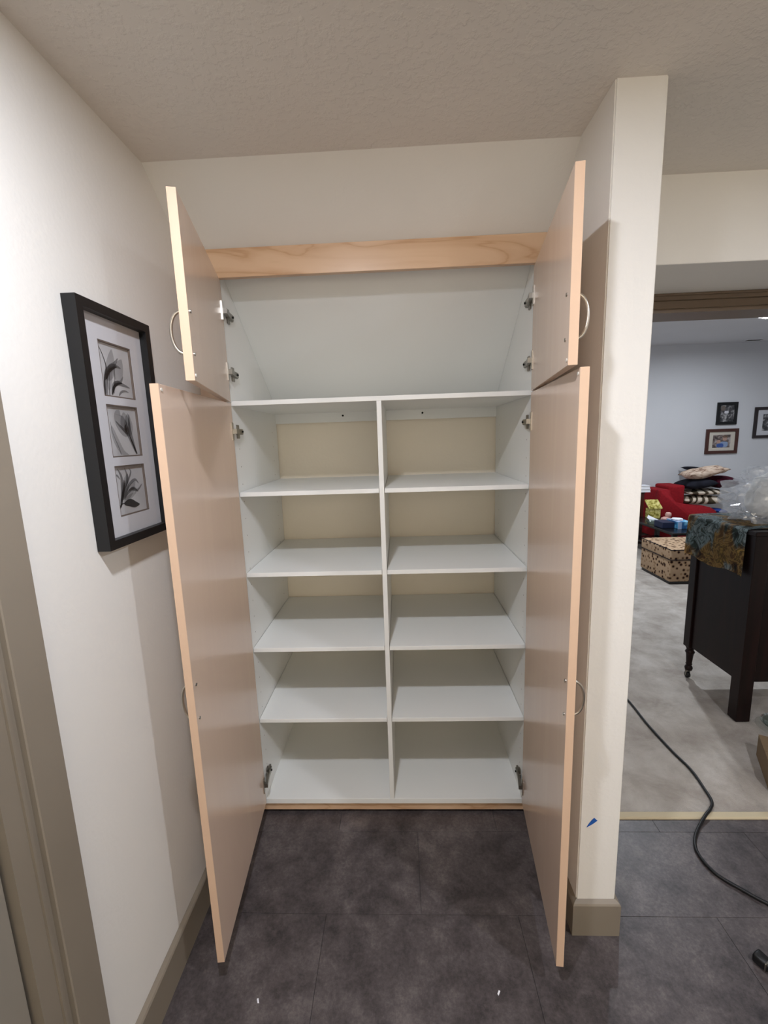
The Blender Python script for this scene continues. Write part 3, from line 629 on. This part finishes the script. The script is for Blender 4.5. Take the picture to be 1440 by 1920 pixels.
def pillow(name, c, sx, sy, th, tilt, mat, label, yaw=0.0, rng=0.0):
    bm = bmesh.new(); n = 14; top, bot = [], []
    R = Matrix.Rotation(tilt, 3, 'Y') @ Matrix.Rotation(yaw, 3, 'Z')
    for i in range(n+1):
        a, b = [], []
        for j in range(n+1):
            u, v = -1+2*i/n, -1+2*j/n
            pu = u*(1-.10*(1-v*v)*abs(u)**3*0+0) ; h = th/2*max(0, (1-abs(u)**2.6))**.55*max(0, (1-abs(v)**2.6))**.55
            k = 1-.06*(1-abs(v)**2) if abs(u) > .9 else 1; kk = 1-.06*(1-abs(u)**2) if abs(v) > .9 else 1
            w_ = rng*noise.noise(Vector((u*2, v*2, c[0])))
            a.append(bm.verts.new(Vector(c)+R @ Vector((u*sx/2*k, v*sy/2*kk, h+w_))))
            b.append(a[-1] if (i in (0, n) or j in (0, n)) else bm.verts.new(Vector(c)+R @ Vector((u*sx/2*k, v*sy/2*kk, -h+w_))))
        top.append(a); bot.append(b)
    for i in range(n):
        for j in range(n):
            bm.faces.new((top[i][j], top[i+1][j], top[i+1][j+1], top[i][j+1])); bm.faces.new((bot[i][j+1], bot[i+1][j+1], bot[i+1][j], bot[i][j]))
    return tag(obj(name, bm, mat, None, True), label, 'cushion', 'cushions heaped on the red sofa')
pillow('throw_cushion', (4.66, 4.61, .402), .42, .30, .10, .08, 'scroll_c', 'cream scroll-patterned cushion lowest in the heap on the sofa seat')
pillow('throw_cushion', (4.735, 4.62, .522), .58, .32, .125, .03, 'scroll_a', 'cream scroll-patterned cushion second from the bottom of the sofa heap')
pillow('throw_cushion', (4.76, 4.61, .632), .56, .32, .080, .0, 'scroll_b', 'thin cream scroll-patterned cushion just below the black cushion')
pillow('throw_cushion', (4.63, 4.58, .752), .42, .34, .140, -.08, 'dark_fabric', 'black cushion in the middle of the heap on the sofa')
pillow('throw_cushion', (5.005, 4.63, .760), .32, .34, .17, .03, 'maroon_fabric', 'dark maroon cushion at the right of the heap on the sofa')
pillow('throw_cushion', (4.70, 4.53, .910), .54, .26, .125, -.15, 'cream_fabric', 'beige patterned cushion near the top of the sofa heap', 0, .03)
pillow('throw_cushion', (4.845, 4.80, .915), .46, .22, .07, .17, 'dark_fabric', 'thin dark cushion tucked behind the beige cushion on top')
pillow('throw_cushion', (4.95, 4.56, .372), .15, .22, .06, .12, 'blue_fabric', 'small blue cushion beside the end of the red sofa arm')

# pictures on the far wall
def far_picture(x0, x1, z0, z1, bw, frame, mat, art, inset, label):
    t = thing('wall_picture', ((x0+x1)/2, FARY, z0), label, 'picture', 'framed photos on the far wall')
    ya, yb_ = FARY-.022, FARY-.001; bm = bmesh.new()
    for pts in ([(x0, z0), (x0, z1), (x0+bw, z1-bw), (x0+bw, z0+bw)], [(x1, z1), (x1, z0), (x1-bw, z0+bw), (x1-bw, z1-bw)], [(x0, z1), (x1, z1), (x1-bw, z1-bw), (x0+bw, z1-bw)], [(x1, z0), (x0, z0), (x0+bw, z0+bw), (x1-bw, z0+bw)]): prism(pts, 1, ya, yb_, bm)
    obj('frame', bm, frame, t)
    if mat: obj('mat_board', B(((x0+bw, FARY-.010, z0+bw), (x1-bw, FARY-.006, z1-bw))), mat, t)
    ix, iz = inset
    pr = obj('photo', B(((x0+ix, FARY-.0115, z0+iz), (x1-ix, FARY-.0101, z1-iz))), art, t)
    obj('glazing', B(((x0+bw-.001, FARY-.0175, z0+bw-.001), (x1-bw+.001, FARY-.0165, z1-bw+.001))), 'pane_glass', t)
    return pr
def patch(pr, x0, x1, z0, z1, mat, rnd=True, dy=0.0):
    n = 14; bm = bmesh.new(); cx, cz = (x0+x1)/2, (z0+z1)/2
    pts = [(cx+(x1-x0)/2*math.copysign(abs(math.cos(a))**.7, math.cos(a)), cz+(z1-z0)/2*math.copysign(abs(math.sin(a))**.7, math.sin(a))) for a in [2*PI*k/n for k in range(n)]]
    obj('print_patch', prism(pts, 1, FARY-.0118-dy, FARY-.0114-dy, bm), mat, pr)
pr = far_picture(5.088, 5.366, 1.537, 1.848, .040, 'frame_black', None, 'photo_grey', (.04, .04), 'small black-framed grey photo above the brown-framed photo')
patch(pr, 5.14, 5.20, 1.73, 1.80, 'mat_core'); patch(pr, 5.19, 5.25, 1.69, 1.73, 'white_paper')
pr = far_picture(4.965, 5.412, 1.130, 1.480, .042, 'frame_brown', 'mat_cream', 'photo_family', (.10, .085), 'brown-framed colour photo of two people with a cream mat')
patch(pr, 5.16, 5.28, 1.218, 1.30, 'photo_pale'); patch(pr, 5.12, 5.22, 1.217, 1.275, 'photo_blue', dy=.0004); patch(pr, 5.20, 5.26, 1.31, 1.37, 'photo_skin', dy=.0004); patch(pr, 5.195, 5.265, 1.355, 1.385, 'photo_hair', dy=.0008); patch(pr, 5.12, 5.175, 1.275, 1.325, 'photo_skin', dy=.0004)
pr = far_picture(5.612, 6.12, 1.333, 1.765, .040, 'frame_dark', 'mat_white', 'photo_grey', (.12, .10), 'dark-framed photo with a wide white mat at the right edge')
# ceiling fittings in the far room
dl = thing('recessed_light', (4.503, 3.478, FARH), 'round recessed ceiling light glowing white at the right edge', 'light')
obj('trim_ring', lathe([(.062, -.001), (.062, -.010), (.085, -.012), (.095, -.006), (.095, -.0005), (.062, -.001)], (4.503, 3.478, FARH), 28), 'white_paper', dl, True)
obj('lens', lathe([(0, -.030), (.030, -.027), (.050, -.018), (.061, -.006), (.061, -.002), (0, -.002)], (4.503, 3.478, FARH), 24), 'lamp_lens', dl)
disk_light(4.503, 3.478, FARH-.036, 22, FAR, .12)
vt = thing('ceiling_vent', (5.39, 4.80, FARH), 'small dark slotted vent on the far ceiling near the wall', 'vent')
obj('frame', B(((5.27, 4.74, FARH-.008), (5.51, 4.755, FARH-.0005)), ((5.27, 4.845, FARH-.008), (5.51, 4.86, FARH-.0005)), ((5.27, 4.755, FARH-.008), (5.285, 4.845, FARH-.0005)), ((5.495, 4.755, FARH-.008), (5.51, 4.845, FARH-.0005))), 'white_paper', vt)
obj('opening', B(((5.285, 4.755, FARH-.002), (5.495, 4.845, FARH-.0005))), 'void_black', vt)
for k in range(4): obj('slat', B(((5.286, 4.762+k*.022, FARH-.007), (5.494, 4.768+k*.022, FARH-.003))), 'steel', vt)
